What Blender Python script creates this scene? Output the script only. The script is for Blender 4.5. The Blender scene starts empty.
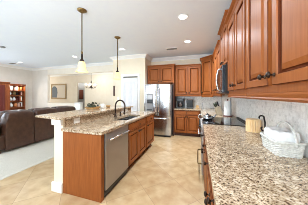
import bpy, bmesh, math, random
from mathutils import Vector, Matrix
random.seed(7)
C = bpy.context.scene.collection
SC = bpy.context.scene

# ---------------------------------------------------------------- camera, world, light, exposure
H = 1.38
TH = math.atan(44 / 141.0)
cam = bpy.data.cameras.new('camera')
cam.sensor_width = 36.0
cam.lens = 141.0 * 36.0 / 308.0
cam.shift_y = -7.5 / 308.0
cam.clip_start = 0.02
camo = bpy.data.objects.new('camera', cam)
camo.location = (0, 0, H)
camo.rotation_euler = (math.pi / 2, 0, TH)
C.objects.link(camo)
SC.camera = camo

w = bpy.data.worlds.new('world')
SC.world = w
w.use_nodes = True
w.node_tree.nodes['Background'].inputs[0].default_value = (0.92, 0.96, 1.0, 1)
w.node_tree.nodes['Background'].inputs[1].default_value = 0.9

SC.view_settings.view_transform = 'Standard'
SC.view_settings.look = 'None'
SC.view_settings.gamma = 1.0
SC.view_settings.exposure = 0.28
SC.cycles.filter_width = 0.9
SC.cycles.max_bounces = 10
SC.cycles.diffuse_bounces = 6
SC.cycles.sample_clamp_indirect = 6.0
SC.cycles.caustics_reflective = False
SC.cycles.caustics_refractive = False


def area(name, loc, rot, sx, sy, watts, col=(1, 1, 1)):
    l = bpy.data.lights.new(name, 'AREA')
    l.shape = 'RECTANGLE'
    l.size = sx
    l.size_y = sy
    l.energy = watts
    l.color = col
    o = bpy.data.objects.new(name, l)
    o.location = loc
    o.rotation_euler = rot
    C.objects.link(o)
    return o


DAY = (0.74, 0.875, 1.0)
# fill lights added at unseen windows, tilted up to brighten the ceiling: two behind the camera, one in the living room's left wall, one in the dining room
UPT = math.radians(32)
area('window_fill', (-1.9, -2.52, 1.45), (math.radians(90) + math.radians(74), 0, 0), 3.2, 1.1, 380, DAY)
area('window_fill', (-6.3, -2.52, 1.5), (math.radians(90) + UPT * 1.6, 0, 0), 3.2, 1.4, 45, DAY)
area('window_fill', (-8.82, 1.6, 1.5), (0, math.radians(-90) - UPT, 0), 1.9, 2.6, 70, DAY)
area('window_fill', (-10.95, 6.5, 1.5), (0, math.radians(-90) - UPT, 0), 1.6, 1.4, 20, (1.0, .93, .84))
CEIL = 2.82
DOWNLIGHTS = [(-0.264, 2.64), (-0.269, 3.88), (-4.41, 4.17), (-2.27, 3.92), (-7.48, 4.17),
              (-0.75, 1.25), (-4.6, 0.8)]  # last two are unseen lamps without fixtures, placed for their light
DOWN_W = [13, 50, 12, 5, 14, 12, 8]


# ---------------------------------------------------------------- helpers
def lin(r, g, b):
    f = lambda c: (c / 255 / 12.92) if c / 255 <= 0.04045 else ((c / 255 + 0.055) / 1.055) ** 2.4
    return (f(r), f(g), f(b), 1.0)


def mat(name, col, rough=0.5, metal=0.0, spec=0.5, emit=None, estr=0.0, coat=0.0):
    m = bpy.data.materials.new(name)
    m.use_nodes = True
    p = m.node_tree.nodes['Principled BSDF']
    p.inputs['Base Color'].default_value = col
    p.inputs['Roughness'].default_value = rough
    p.inputs['Metallic'].default_value = metal
    p.inputs['Specular IOR Level'].default_value = spec
    p.inputs['Coat Weight'].default_value = coat
    if emit:
        p.inputs['Emission Color'].default_value = emit
        p.inputs['Emission Strength'].default_value = estr
    return m


def nodes(m):
    return m.node_tree.nodes, m.node_tree.links, m.node_tree.nodes['Principled BSDF']


def mottled(name, c1, c2, scale, rough=0.6, bump=0.0, stretch=(1, 1, 1), detail=3.0, lo=0.35, hi=0.65, metal=0.0, coat=0.0, spec=0.5):
    """noise between two colours in world space"""
    m = mat(name, c1, rough, metal, spec, coat=coat)
    N, L, p = nodes(m)
    g = N.new('ShaderNodeNewGeometry')
    mp = N.new('ShaderNodeMapping')
    mp.inputs['Scale'].default_value = stretch
    L.new(g.outputs['Position'], mp.inputs['Vector'])
    n = N.new('ShaderNodeTexNoise')
    n.inputs['Scale'].default_value = scale
    n.inputs['Detail'].default_value = detail
    L.new(mp.outputs[0], n.inputs['Vector'])
    r = N.new('ShaderNodeValToRGB')
    r.color_ramp.elements[0].position = lo
    r.color_ramp.elements[0].color = c1
    r.color_ramp.elements[1].position = hi
    r.color_ramp.elements[1].color = c2
    L.new(n.outputs['Fac'], r.inputs[0])
    L.new(r.outputs[0], p.inputs['Base Color'])
    if bump:
        b = N.new('ShaderNodeBump')
        b.inputs['Strength'].default_value = bump
        b.inputs['Distance'].default_value = 0.01
        L.new(n.outputs['Fac'], b.inputs['Height'])
        L.new(b.outputs[0], p.inputs['Normal'])
    return m


def granite(name):
    m = mat(name, lin(205, 190, 168), 0.12, 0, 0.5)
    N, L, p = nodes(m)
    g = N.new('ShaderNodeNewGeometry')
    n1 = N.new('ShaderNodeTexNoise')
    n1.inputs['Scale'].default_value = 100
    n1.inputs['Detail'].default_value = 2.5
    n1.inputs['Roughness'].default_value = 0.6
    L.new(g.outputs['Position'], n1.inputs['Vector'])
    r = N.new('ShaderNodeValToRGB')
    e = r.color_ramp.elements
    e[0].position = 0.30
    e[0].color = lin(66, 48, 36)
    e[1].position = 0.72
    e[1].color = lin(230, 220, 204)
    for pos, c in ((0.39, lin(110, 84, 62)), (0.455, lin(184, 160, 130)), (0.54, lin(210, 190, 162))):
        q = e.new(pos)
        q.color = c
    L.new(n1.outputs['Fac'], r.inputs[0])
    v = N.new('ShaderNodeTexVoronoi')
    v.inputs['Scale'].default_value = 38
    L.new(g.outputs['Position'], v.inputs['Vector'])
    r2 = N.new('ShaderNodeValToRGB')
    r2.color_ramp.elements[0].position = 0.0
    r2.color_ramp.elements[0].color = lin(168, 148, 128)
    r2.color_ramp.elements[1].position = 1.0
    r2.color_ramp.elements[1].color = (1, 1, 1, 1)
    sp = N.new('ShaderNodeSeparateColor')
    L.new(v.outputs['Color'], sp.inputs[0])
    L.new(sp.outputs[0], r2.inputs[0])
    mx = N.new('ShaderNodeMix')
    mx.data_type = 'RGBA'
    mx.blend_type = 'MULTIPLY'
    mx.inputs[0].default_value = 0.75
    L.new(r.outputs[0], mx.inputs[6])
    L.new(r2.outputs[0], mx.inputs[7])
    L.new(mx.outputs[2], p.inputs['Base Color'])
    return m


def tiles(name, size, angle, grout, c1, c2, groutcol, rough=0.3, bump=0.15, axes='xy', noise=1.6, offset=(0, 0), mix=0.62, lo=.25, hi=.75):
    """square tiles of a given size in world space, with per-tile tone and veining"""
    m = mat(name, c1, rough)
    N, L, p = nodes(m)
    g = N.new('ShaderNodeNewGeometry')
    src = g.outputs['Position']
    if axes == 'yz':
        s = N.new('ShaderNodeSeparateXYZ')
        L.new(src, s.inputs[0])
        cb = N.new('ShaderNodeCombineXYZ')
        L.new(s.outputs[1], cb.inputs[0])
        L.new(s.outputs[2], cb.inputs[1])
        src = cb.outputs[0]
    elif axes == 'xz':
        s = N.new('ShaderNodeSeparateXYZ')
        L.new(src, s.inputs[0])
        cb = N.new('ShaderNodeCombineXYZ')
        L.new(s.outputs[0], cb.inputs[0])
        L.new(s.outputs[2], cb.inputs[1])
        src = cb.outputs[0]
    mp = N.new('ShaderNodeMapping')
    mp.inputs['Rotation'].default_value = (0, 0, angle)
    mp.inputs['Location'].default_value = (offset[0], offset[1], 0)
    L.new(src, mp.inputs['Vector'])
    br = N.new('ShaderNodeTexBrick')
    br.offset = 0.0
    br.inputs['Scale'].default_value = 1.0
    br.inputs['Brick Width'].default_value = size
    br.inputs['Row Height'].default_value = size
    br.inputs['Mortar Size'].default_value = grout
    br.inputs['Mortar Smooth'].default_value = 0.1
    br.inputs['Color1'].default_value = (0, 0, 0, 1)
    br.inputs['Color2'].default_value = (1, 1, 1, 1)
    br.inputs['Mortar'].default_value = (0.5, 0.5, 0.5, 1)
    L.new(mp.outputs[0], br.inputs['Vector'])
    n = N.new('ShaderNodeTexNoise')
    n.inputs['Scale'].default_value = noise / size
    n.inputs['Detail'].default_value = 5
    L.new(g.outputs['Position'], n.inputs['Vector'])
    ad = N.new('ShaderNodeMix')
    ad.data_type = 'RGBA'
    ad.inputs[0].default_value = mix
    L.new(br.outputs['Color'], ad.inputs[6])
    L.new(n.outputs['Fac'], ad.inputs[7])
    r = N.new('ShaderNodeValToRGB')
    r.color_ramp.elements[0].position = lo
    r.color_ramp.elements[0].color = c1
    r.color_ramp.elements[1].position = hi
    r.color_ramp.elements[1].color = c2
    L.new(ad.outputs[2], r.inputs[0])
    fin = N.new('ShaderNodeMix')
    fin.data_type = 'RGBA'
    L.new(br.outputs['Fac'], fin.inputs[0])
    L.new(r.outputs[0], fin.inputs[6])
    fin.inputs[7].default_value = groutcol
    L.new(fin.outputs[2], p.inputs['Base Color'])
    if bump:
        b = N.new('ShaderNodeBump')
        b.invert = True
        b.inputs['Strength'].default_value = bump
        b.inputs['Distance'].default_value = 0.004
        L.new(br.outputs['Fac'], b.inputs['Height'])
        L.new(b.outputs[0], p.inputs['Normal'])
    return m


M = {}
M['wall'] = mottled('cream_paint', lin(234, 222, 199), lin(237, 225, 203), 6, 0.85)
M['wall_grey'] = mottled('greige_paint', lin(222, 214, 203), lin(226, 218, 208), 6, 0.85)
M['wall_pale'] = mottled('pale_paint', lin(236, 226, 209), lin(239, 230, 214), 6, 0.85)
M['hall'] = mottled('grey_paint', lin(175, 172, 168), lin(180, 177, 172), 6, 0.85)
M['ceiling'] = mottled('ceiling_paint', lin(236, 244, 255), lin(238, 246, 255), 8, 0.9)
M['white'] = mottled('white_paint', lin(240, 239, 236), lin(243, 242, 240), 10, 0.45)
M['tile'] = tiles('travertine_tile', 0.53, math.radians(45), 0.003, lin(170, 132, 88), lin(208, 182, 143), lin(158, 126, 90), 0.3, 0.15, noise=3.6, offset=(-.22, .23), mix=.8, lo=.22, hi=.74)
M['carpet'] = mottled('grey_carpet', lin(186, 178, 164), lin(200, 193, 180), 60, 0.95, 0.3)
M['splash_r'] = tiles('embossed_tile', 0.052, 0, 0.003, lin(214, 213, 208), lin(255, 254, 250), lin(244, 242, 238), 0.3, 0.3, 'yz', 1.6, mix=.86, lo=.28, hi=.56)
M['splash_b'] = tiles('embossed_tile_back', 0.052, 0, 0.003, lin(214, 213, 208), lin(255, 254, 250), lin(244, 242, 238), 0.3, 0.3, 'xz', 1.6, mix=.86, lo=.28, hi=.56)
M['wood'] = mottled('cherry_wood', lin(136, 75, 33), lin(153, 88, 43), 7, 0.42, 0.0, (9, 9, 0.7), 4, 0.3, 0.7, spec=0.2)
M['wood_hi'] = mottled('cherry_wood_horizontal', lin(136, 75, 33), lin(153, 88, 43), 7, 0.42, 0.0, (0.9, 0.9, 9), 4, 0.3, 0.7, spec=0.2)
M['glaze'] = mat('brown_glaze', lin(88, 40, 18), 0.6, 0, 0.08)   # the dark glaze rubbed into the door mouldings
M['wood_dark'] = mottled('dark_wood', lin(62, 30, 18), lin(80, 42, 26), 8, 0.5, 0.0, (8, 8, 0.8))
M['hutch'] = mottled('hutch_wood', lin(128, 62, 26), lin(158, 82, 36), 7, 0.4, 0.0, (8, 8, 0.8))
M['granite'] = granite('speckled_granite')
M['steel'] = mottled('brushed_steel', lin(168, 168, 170), lin(190, 190, 192), 9, 0.2, 0.05, (1, 1, 0.02), 1, metal=1.0)
M['steel_d'] = mottled('dark_steel', lin(176, 172, 170), lin(180, 176, 174), 4, 0.45, 0.0, (1, 1, 1), 2, metal=1.0)
M['chrome'] = mat('chrome', lin(225, 225, 228), 0.12, 1.0)
M['bronze'] = mottled('oiled_bronze', lin(44, 32, 26), lin(62, 46, 36), 40, 0.38, metal=0.7)
M['brass'] = mottled('antique_brass', lin(116, 94, 58), lin(142, 116, 74), 40, 0.35, metal=0.8)
M['black'] = mat('black_plastic', lin(24, 24, 25), 0.35)
M['glass_black'] = mat('black_glass', lin(14, 15, 17), 0.05, 0, 0.6)
M['glass_blue'] = mat('tinted_glass', lin(40, 52, 60), 0.08, 0, 0.6)
M['leather'] = mottled('brown_leather', lin(58, 36, 26), lin(74, 47, 34), 14, 0.3, 0.25)
M['wicker'] = mottled('white_wicker', lin(198, 196, 189), lin(226, 224, 217), 60, 0.7)
M['cloth'] = mottled('white_cotton', lin(236, 236, 234), lin(246, 246, 244), 30, 0.9)
M['bamboo'] = mottled('bamboo', lin(230, 190, 136), lin(246, 214, 166), 30, 0.5, 0, (1, 1, 0.2))
M['iron'] = mat('wrought_iron', lin(30, 26, 26), 0.5, 0.5)
M['paper'] = mat('paper', lin(238, 238, 236), 0.9)
M['redwood'] = mat('red_wood', lin(92, 32, 26), 0.4)
M['green'] = mottled('dark_foliage', lin(38, 46, 30), lin(70, 74, 48), 40, 0.7)
M['tan'] = mottled('tan_wood', lin(188, 148, 96), lin(206, 168, 114), 12, 0.5)
M['pale_wood'] = mottled('pale_wood', lin(158, 142, 118), lin(176, 158, 132), 12, 0.5)
M['gold'] = mottled('gilt_wood', lin(128, 104, 62), lin(150, 126, 82), 20, 0.4, metal=0.3)
M['shade'] = mat('frosted_glass', lin(236, 208, 140), 0.5, 0, 0.3, (1.0, 0.84, 0.45, 1), 0.42)
M['cup'] = mat('white_glass', lin(246, 242, 234), 0.4, 0, 0.3, (1.0, 0.95, 0.85, 1), 0.35)
M['door'] = mottled('door_paint', lin(222, 223, 227), lin(226, 227, 231), 10, 0.45)
M['bulb'] = mat('bulb', lin(255, 250, 235), 0.5, 0, 0.5, (1.0, 0.9, 0.7, 1), 6.0)
M['led'] = mat('downlight_lens', lin(255, 255, 255), 0.5, 0, 0.5, (1.0, 0.98, 0.94, 1), 3.0)
M['grey'] = mat('grey_plastic', lin(140, 140, 140), 0.5)
M['vent'] = mat('vent_shadow', lin(88, 88, 88), 0.7)
M['red'] = mat('dark_red', lin(100, 30, 22), 0.5)
M['pink'] = mat('pale_pink', lin(220, 180, 165), 0.6)
M['pane'] = mat('mirror_ivory', lin(206, 196, 180), 0.5)
M['slate'] = mat('mirror_reflection', lin(66, 78, 88), 0.5)
M['rust'] = mat('picture_rust', lin(118, 60, 40), 0.5)
M['orange'] = mat('orange_glaze', lin(206, 130, 78), 0.4)


class BM:
    def __init__(s):
        s.b = bmesh.new()

    def box(s, x0, x1, y0, y1, z0, z1, bev=0.0, seg=1, rot=None):
        x0, x1 = min(x0, x1), max(x0, x1)
        y0, y1 = min(y0, y1), max(y0, y1)
        z0, z1 = min(z0, z1), max(z0, z1)
        r = bmesh.ops.create_cube(s.b, size=1.0)
        vs = r['verts']
        mt = Matrix.Translation(((x0 + x1) / 2, (y0 + y1) / 2, (z0 + z1) / 2))
        if rot is not None:
            mt = mt @ rot
        mt = mt @ Matrix.Diagonal((x1 - x0, y1 - y0, z1 - z0, 1))
        bmesh.ops.transform(s.b, matrix=mt, verts=vs)
        if bev > 0:
            es = list({e for v in vs for e in v.link_edges})
            bmesh.ops.bevel(s.b, geom=es, offset=min(bev, (x1 - x0) * .45, (y1 - y0) * .45, (z1 - z0) * .45), segments=seg, profile=0.5, affect='EDGES')
        return s

    def rings(s, rings, cap0=True, cap1=True, closed=False):
        R = [[s.b.verts.new(p) for p in r] for r in rings]
        n = len(R[0])
        pairs = list(zip(R[:-1], R[1:])) + ([(R[-1], R[0])] if closed else [])
        for a, b in pairs:
            for i in range(n):
                j = (i + 1) % n
                s.b.faces.new((a[i], a[j], b[j], b[i]))
        if not closed:
            if cap0:
                s.b.faces.new(list(reversed(R[0])))
            if cap1:
                s.b.faces.new(R[-1])
        return s

    def lathe(s, prof, c=(0, 0, 0), axis=(0, 0, 1), seg=20, cap=True):
        q = Vector((0, 0, 1)).rotation_difference(Vector(axis)).to_matrix()
        rings = []
        for r, z in prof:
            r = max(r, 0.0004)
            rings.append([Vector(c) + q @ Vector((r * math.cos(2 * math.pi * k / seg), r * math.sin(2 * math.pi * k / seg), z)) for k in range(seg)])
        return s.rings(rings, cap, cap)

    def tube(s, pts, r, seg=8, closed=False):
        pts = [Vector(p) for p in pts]
        n = len(pts)
        rr = r if isinstance(r, (list, tuple)) else [r] * n
        rings = []
        up = None
        for i, p in enumerate(pts):
            if closed:
                t = pts[(i + 1) % n] - pts[i - 1]
            else:
                t = pts[min(i + 1, n - 1)] - pts[max(i - 1, 0)]
            t.normalize()
            if up is None:
                up = Vector((0, 0, 1)) if abs(t.z) < 0.9 else Vector((1, 0, 0))
            a = (up - t * up.dot(t)).normalized()
            up = a
            b = t.cross(a)
            rings.append([p + (a * math.cos(2 * math.pi * k / seg) + b * math.sin(2 * math.pi * k / seg)) * rr[i] for k in range(seg)])
        return s.rings(rings, True, True, closed)

    def prism(s, poly, f0, f1):
        """poly: list of 2D points; f0, f1: map (a,b)->3D at both ends"""
        return s.rings([[f0(*p) for p in poly], [f1(*p) for p in poly]])

    def sweep(s, path, prof, closed=False):
        """prof (out, z) swept along a plan path; 'out' is to the right of travel"""
        P = [Vector((a[0], a[1])) for a in path]
        n = len(P)
        rings = []
        nrm = []
        for i in range(n if closed else n - 1):
            d = (P[(i + 1) % n] - P[i]).normalized()
            nrm.append(Vector((d.y, -d.x)))
        for i in range(n):
            if closed:
                a, b = nrm[i - 1], nrm[i]
            else:
                a, b = nrm[max(i - 1, 0)], nrm[min(i, n - 2)]
            m = (a + b)
            m = m / max(1e-6, (1 + a.dot(b)))
            rings.append([(P[i].x + m.x * o, P[i].y + m.y * o, z) for o, z in prof])
        return s.rings(rings, True, True, closed)

    def panel(s, o, u, wd, W, Hh, insets):
        """nested rectangles on a plane: o = lower corner, u = width direction, wd = outward, z is height; insets (inset, out)"""
        o, u, wd = Vector(o), Vector(u), Vector(wd)
        z = Vector((0, 0, 1))
        rings = []
        for i, q in insets:
            rings.append([o + u * i + z * i + wd * q, o + u * (W - i) + z * i + wd * q, o + u * (W - i) + z * (Hh - i) + wd * q, o + u * i + z * (Hh - i) + wd * q])
        return s.rings(rings)


def wloc(o):
    v = Vector((0, 0, 0))
    while o is not None:
        v += o.location
        o = o.parent
    return v


def link(name, B, m, parent=None, smooth=False, origin=None, second=None):
    b = B.b
    bmesh.ops.recalc_face_normals(b, faces=b.faces[:])
    me = bpy.data.meshes.new(name)
    if parent is not None:
        off = wloc(parent)
    elif origin is not None:
        off = Vector(origin)
    else:
        xs = [v.co for v in b.verts]
        off = Vector(((min(v.x for v in xs) + max(v.x for v in xs)) / 2, (min(v.y for v in xs) + max(v.y for v in xs)) / 2, min(v.z for v in xs)))
    bmesh.ops.translate(b, verts=b.verts[:], vec=-off)
    b.to_mesh(me)
    b.free()
    if smooth:
        for p in me.polygons:
            p.use_smooth = True
        if smooth == 'auto':
            me.set_sharp_from_angle(angle=math.radians(40))
    me.materials.append(M[m] if isinstance(m, str) else m)
    if second:
        # another finish on the faces between some of the profile's rings (four faces a ring pair)
        me.materials.append(M[second[0]])
        for q in second[1]:
            for k in range(4):
                me.polygons[4 * q + k].material_index = 1
    o = bpy.data.objects.new(name, me)
    C.objects.link(o)
    if parent is not None:
        o.parent = parent
    else:
        o.location = off
    return o


def tag(o, label, cat, group=None):
    o['label'] = label
    o['category'] = cat
    if group:
        o['group'] = group
    return o


def thing(name, label, cat, loc, group=None):
    o = bpy.data.objects.new(name, None)
    o.empty_display_size = 0.1
    o.location = loc
    C.objects.link(o)
    return tag(o, label, cat, group)


def struct(name, B, m, smooth=False):
    o = link(name, B, m, None, smooth)
    o['kind'] = 'structure'
    return o


X, Y, Z = Vector((1, 0, 0)), Vector((0, 1, 0)), Vector((0, 0, 1))
WR = 0.79      # right wall
YB = 5.40      # back wall
YP = 4.70      # pantry wall front
XP0, XP1 = -3.11, -1.80
WL = -8.70     # living room left wall
YF = -2.60     # wall behind the camera
YD = 7.60      # dining far wall

# ---------------------------------------------------------------- setting
XC = -3.05
struct('floor', BM().box(XC, 0.95, YF - .1, YB + .1, -0.1, 0.0), 'tile')
struct('floor_living', BM().box(-11.2, XC, YF - .1, 9.2, -0.1, 0.006), 'carpet')
struct('floor_dining', BM().box(XC, -1.9, YB + .1, 9.2, -0.1, 0.006), 'carpet')
struct('ceiling', BM().box(-11.2, 0.95, YF - .1, 9.2, CEIL, CEIL + 0.1), 'ceiling')
struct('wall_right', BM().box(WR, WR + .12, YF, YB + .1, 0, CEIL), 'wall')
struct('wall_back', BM().box(XP1, WR, YB, YB + .1, 0, CEIL), 'wall')
struct('wall_pantry', BM().box(XP0, XP1, YP, YB + .1, 0, CEIL), 'wall')
# living/dining wall with a wide opening and a half wall
OX0, OZ = -7.54, 2.42
struct('wall_living', BM().box(WL - .12, OX0, YB, YB + .12, 0, CEIL), 'wall_grey')
struct('wall_header', BM().box(OX0, XP0, YB, YB + .12, OZ, CEIL), 'wall_pale')
struct('wall_half', BM().box(OX0, -5.72, YB, YB + .12, 0, 0.97), 'wall_pale')
he = BM().box(-5.719, -5.38, YB - .015, YB + .135, 0, 0.97)
he.box(-5.73, -5.36, YB - .03, YB + .15, 0.9705, 1.01, 0.008)
struct('trim_4', he, 'white')
# left wall with a window
lw = BM()
lw.box(WL - .12, WL, YF, 0.3, 0, CEIL)
lw.box(WL - .12, WL, 2.9, YB, 0, CEIL)
lw.box(WL - .12, WL, 0.3, 2.9, 0, 0.55)
lw.box(WL - .12, WL, 0.3, 2.9, 2.45, CEIL)
struct('wall_left', lw, 'wall_grey')
# wall behind the camera with two window openings
fw = BM()
for a, b in ((WL - .12, -7.9), (-4.7, -3.5), (-0.3, WR + .12)):
    fw.box(a, b, YF - .1, YF, 0, CEIL)
for a, b in ((-7.9, -4.7), (-3.5, -0.3)):
    fw.box(a, b, YF - .1, YF, 0, 0.4)
    fw.box(a, b, YF - .1, YF, 2.5, CEIL)
struct('wall_front', fw, 'wall')
# dining room shell
dw = BM()
HX0, HX1 = -7.85, -7.22
dw.box(-11.1, HX0, YD, YD + .1, 0, CEIL)
dw.box(HX1, -1.9, YD, YD + .1, 0, CEIL)
dw.box(HX0, HX1, YD, YD + .1, 2.21, CEIL)
struct('wall_dining', dw, 'wall_pale')
dl = BM()
dl.box(-11.2, -11.1, YB, 5.8, 0, CEIL).box(-11.2, -11.1, 7.2, 9.2, 0, CEIL).box(-11.2, -11.1, 5.8, 7.2, 0, .7).box(-11.2, -11.1, 5.8, 7.2, 2.3, CEIL)
struct('wall_dining_left', dl, 'wall_pale')
struct('wall_dining_right', BM().box(-2.0, -1.9, YB + .1, YD, 0, CEIL), 'wall_pale')
struct('wall_dining_front', BM().box(-11.1, WL - .12, YB, YB + .12, 0, CEIL), 'wall_pale')
hl = BM()
hl.box(-11.1, -6.5, 8.7, 8.8, 0, CEIL).box(-7.0, -6.9, YD + .1, 8.7, 0, CEIL)
struct('wall_hall', hl, 'hall')

# crown mouldings and baseboards
def crown_prof(z, h=0.11, o=0.10):
    return [(0, z), (0, z - h), (o * .16, z - h), (o * .2, z - h * .82), (o * .5, z - h * .55), (o * .82, z - h * .22), (o, z - h * .16), (o, z)]


cp = [(WL, YF), (WL, YB), (XP0, YB), (XP0, YP), (XP1, YP), (XP1, YB), (WR, YB), (WR, YF)]
struct('trim_1', BM().sweep(cp, crown_prof(CEIL)), 'white')
struct('trim_2', BM().sweep([(-11.1, YD), (-1.95, YD)], crown_prof(CEIL, .12)), 'white')
bprof = [(0, 0.006), (0, .12), (.008, .12), (.014, .1), (.014, .006)]
struct('baseboard_left', BM().sweep([(WL, YF), (WL, YB), (OX0, YB)], bprof), 'white')
struct('baseboard_dining', BM().sweep([(HX1 + .02, YD), (-2.0, YD)], bprof), 'white')

# pantry door, in its casing
DX0, DX1 = -2.66, -2.09
cs = BM()
cs.box(DX0 - .09, DX0 - .008, YP - .025, YP, 0, 2.06, .006)
cs.box(DX1 + .008, DX1 + .09, YP - .025, YP, 0, 2.06, .006)
cs.box(DX0 - .09, DX1 + .09, YP - .028, YP, 2.06, 2.15, .006)
struct('trim_3', cs, 'white')
door = struct('door_1', BM().box(DX0, DX1, YP - .012, YP, 0.02, 2.0), 'door')
for k in range(2):
    wd_ = (DX1 - DX0) / 2
    leaf = BM().panel((DX0 + k * wd_ + .002, YP - .012, .02), X, -Y, wd_ - .004, 1.98, [(0, 0), (0, .02), (.003, .022)])
    lf = link('door_leaf', leaf, 'door', door)
    for z0, z1 in ((.15, .82), (.94, 1.88)):
        link('door_panel', BM().panel((DX0 + k * wd_ + .05, YP - .0335, z0), X, -Y, wd_ - .1, z1 - z0, [(0, -.004), (0, .008), (.012, .008), (.018, -.003), (.034, -.003), (.05, .006)]), 'door', lf)
link('door_track', BM().box(DX0, DX1, YP - .02, YP, 2.02, 2.052), 'vent', door)
link('door_knob', BM().lathe([(.006, 0), (.006, .02), (.014, .024), (.016, .034), (.008, .04)], (-2.34, YP - .034, .95), -Y, 12), 'bronze', door, True)

# windows' frames behind the camera
def win_frame(name, x0, x1, y, z0, z1):
    f = BM()
    f.box(x0, x1, y - .08, y - .02, z0, z0 + .06).box(x0, x1, y - .08, y - .02, z1 - .06, z1)
    n = 2
    for k in range(n + 1):
        xx = x0 + (x1 - x0 - .06) * k / n
        f.box(xx, xx + .06, y - .079, y - .021, z0 + .061, z1 - .061)
    struct(name, f, 'white')


win_frame('window_1', -7.9, -4.7, YF, 0.4, 2.5)
win_frame('window_2', -3.5, -0.3, YF, 0.4, 2.5)

# ---------------------------------------------------------------- cabinets
DOORP = [(0, 0), (0, .018), (.004, .022), (.055, .022), (.060, .015), (.064, .002), (.076, .002), (.080, .008), (.108, .019), (.112, .019)]
DRAWP = [(0, 0), (0, .016), (.006, .021), (.022, .021), (.028, .016), (.03, .016)]
KNOB = [(.011, 0), (.011, .004), (.0055, .007), (.005, .016), (.009, .02), (.016, .023), (.018, .028), (.013, .035), (.004, .038)]


def knob(parent, p, d, s=1.0):
    return link('knob', BM().lathe([(r * s, z * s) for r, z in KNOB], p, d, 12), 'bronze', parent, True)


def cab_door(parent, o, u, wd, W, Hh, kn=None, kz=None):
    o = Vector(o)
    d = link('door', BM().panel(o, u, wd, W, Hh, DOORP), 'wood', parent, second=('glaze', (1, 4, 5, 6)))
    if kn is not None:
        knob(d, o + Vector(u) * kn + Z * kz + Vector(wd) * .021, wd, 1.15)
    return d


def cab_drawer(parent, o, u, wd, W, Hh, n=1):
    o = Vector(o)
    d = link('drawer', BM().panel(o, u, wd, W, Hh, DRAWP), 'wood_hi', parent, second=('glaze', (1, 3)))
    for k in range(n):
        knob(d, o + Vector(u) * (W * (k + 1) / (n + 1)) + Z * (Hh / 2) + Vector(wd) * .021, wd)
    return d


def cab_crown(parent, path, z, h=.10, o=.06):
    pr = [(0, z - .02), (0, z + h - .02), (o, z + h - .02), (o, z + h - .035), (o * .85, z + h - .045), (o * .45, z + h * .4), (o * .3, z + .015), (.012, z + .008), (.012, z - .02)]
    return link('crown_moulding', BM().sweep(path, pr), 'wood_hi', parent)


def light_rail(parent, path, z, h=.05):
    pr = [(-.02, z), (-.02, z - h), (.006, z - h), (.016, z - h + .012), (.008, z - h + .02), (.014, z - .012), (.014, z)]
    return link('light_rail', BM().sweep(path, pr), 'wood_hi', parent)


UF = 0.45            # face frame plane of the right wall cabinets (doors stand 2 cm proud)
UB = 1.395           # bottom of the upper carcasses
NT = 2.435           # top of the lower carcasses


def wall_cab_right(name, label, y0, y1, top, face, doors, z0=UB, rail=True, group=None, ends=(False, False), dz=.045):
    t = thing(name, label, 'cabinet', ((face + WR) / 2, (y0 + y1) / 2, z0), group)
    link('body', BM().box(face, WR - .001, y0 + .001, y1 - .001, z0, top, .002), 'wood', t)
    n = len(doors)
    for k, kn in enumerate(doors):
        W = (y1 - y0 - .044 - .05 * (n - 1)) / n
        oy = y0 + .022 + k * (W + .05)
        cab_door(t, (face, oy, z0 + dz), Y, -X, W, top - z0 - dz - .035, (W - .035 if kn else .035), .06)
    # crown: outward is -X, so travel towards -Y; returns on exposed ends
    path = [(face, y1 - .001), (face, y0 + .001)]
    if ends[1]:
        path = [(WR - .002, y1 - .001)] + path
    if ends[0]:
        path = path + [(WR - .002, y0 + .001)]
    cab_crown(t, path, top)
    if rail:
        light_rail(t, [(face, y1 - .001), (face, y0 + .001)], z0)
    return t


WC = 'wall cabinets along the right wall'
wall_cab_right('wall_cabinet', 'cherry wall cabinet above the white basket, cut off by the picture edge', .59, 1.53, NT, UF, (1, 0), group=WC, ends=(False, False))
wall_cab_right('wall_cabinet', 'cherry wall cabinet with two narrow doors between the nearest cabinet and the microwave', 1.534, 2.395, NT, UF, (1, 0), group=WC, ends=(False, True))
wall_cab_right('wall_cabinet', 'short raised cherry wall cabinet right above the microwave', 2.40, 3.16, 2.58, UF, (1, 0), z0=1.86, rail=False, group=WC, ends=(True, True), dz=.03)
wall_cab_right('wall_cabinet', 'cherry wall cabinet between the microwave and the corner cabinet', 3.165, 4.70, NT, UF, (1, 0, 0), group=WC)

# diagonal corner wall cabinet
A, Bc = Vector((.12, 5.06)), Vector((.44, 4.74))
t = thing('corner_wall_cabinet', 'taller diagonal cherry wall cabinet in the corner behind the kettle', 'cabinet', (.55, 5.15, UB - .03))
z0, top = UB - .03, 2.55
poly = [(A.x, A.y), (Bc.x, Bc.y), (WR - .003, Bc.y), (WR - .003, YB - .003), (A.x, YB - .003)]
link('body', BM().prism(poly, lambda a, b: (a, b, z0), lambda a, b: (a, b, top)), 'wood', t)
u = Vector((Bc.x - A.x, Bc.y - A.y, 0)).normalized()
wn = Vector((u.y, -u.x, 0))
WW = (Bc - A).length
cab_door(t, Vector((A.x, A.y, z0 + .045)) + u * .03, u, wn, WW - .06, top - z0 - .08, .035, .06)
cab_crown(t, [(A.x, YB - .01), (A.x, A.y), (Bc.x, Bc.y), (WR - .01, Bc.y)], top)
light_rail(t, [(A.x, A.y), (Bc.x, Bc.y)], z0)

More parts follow.
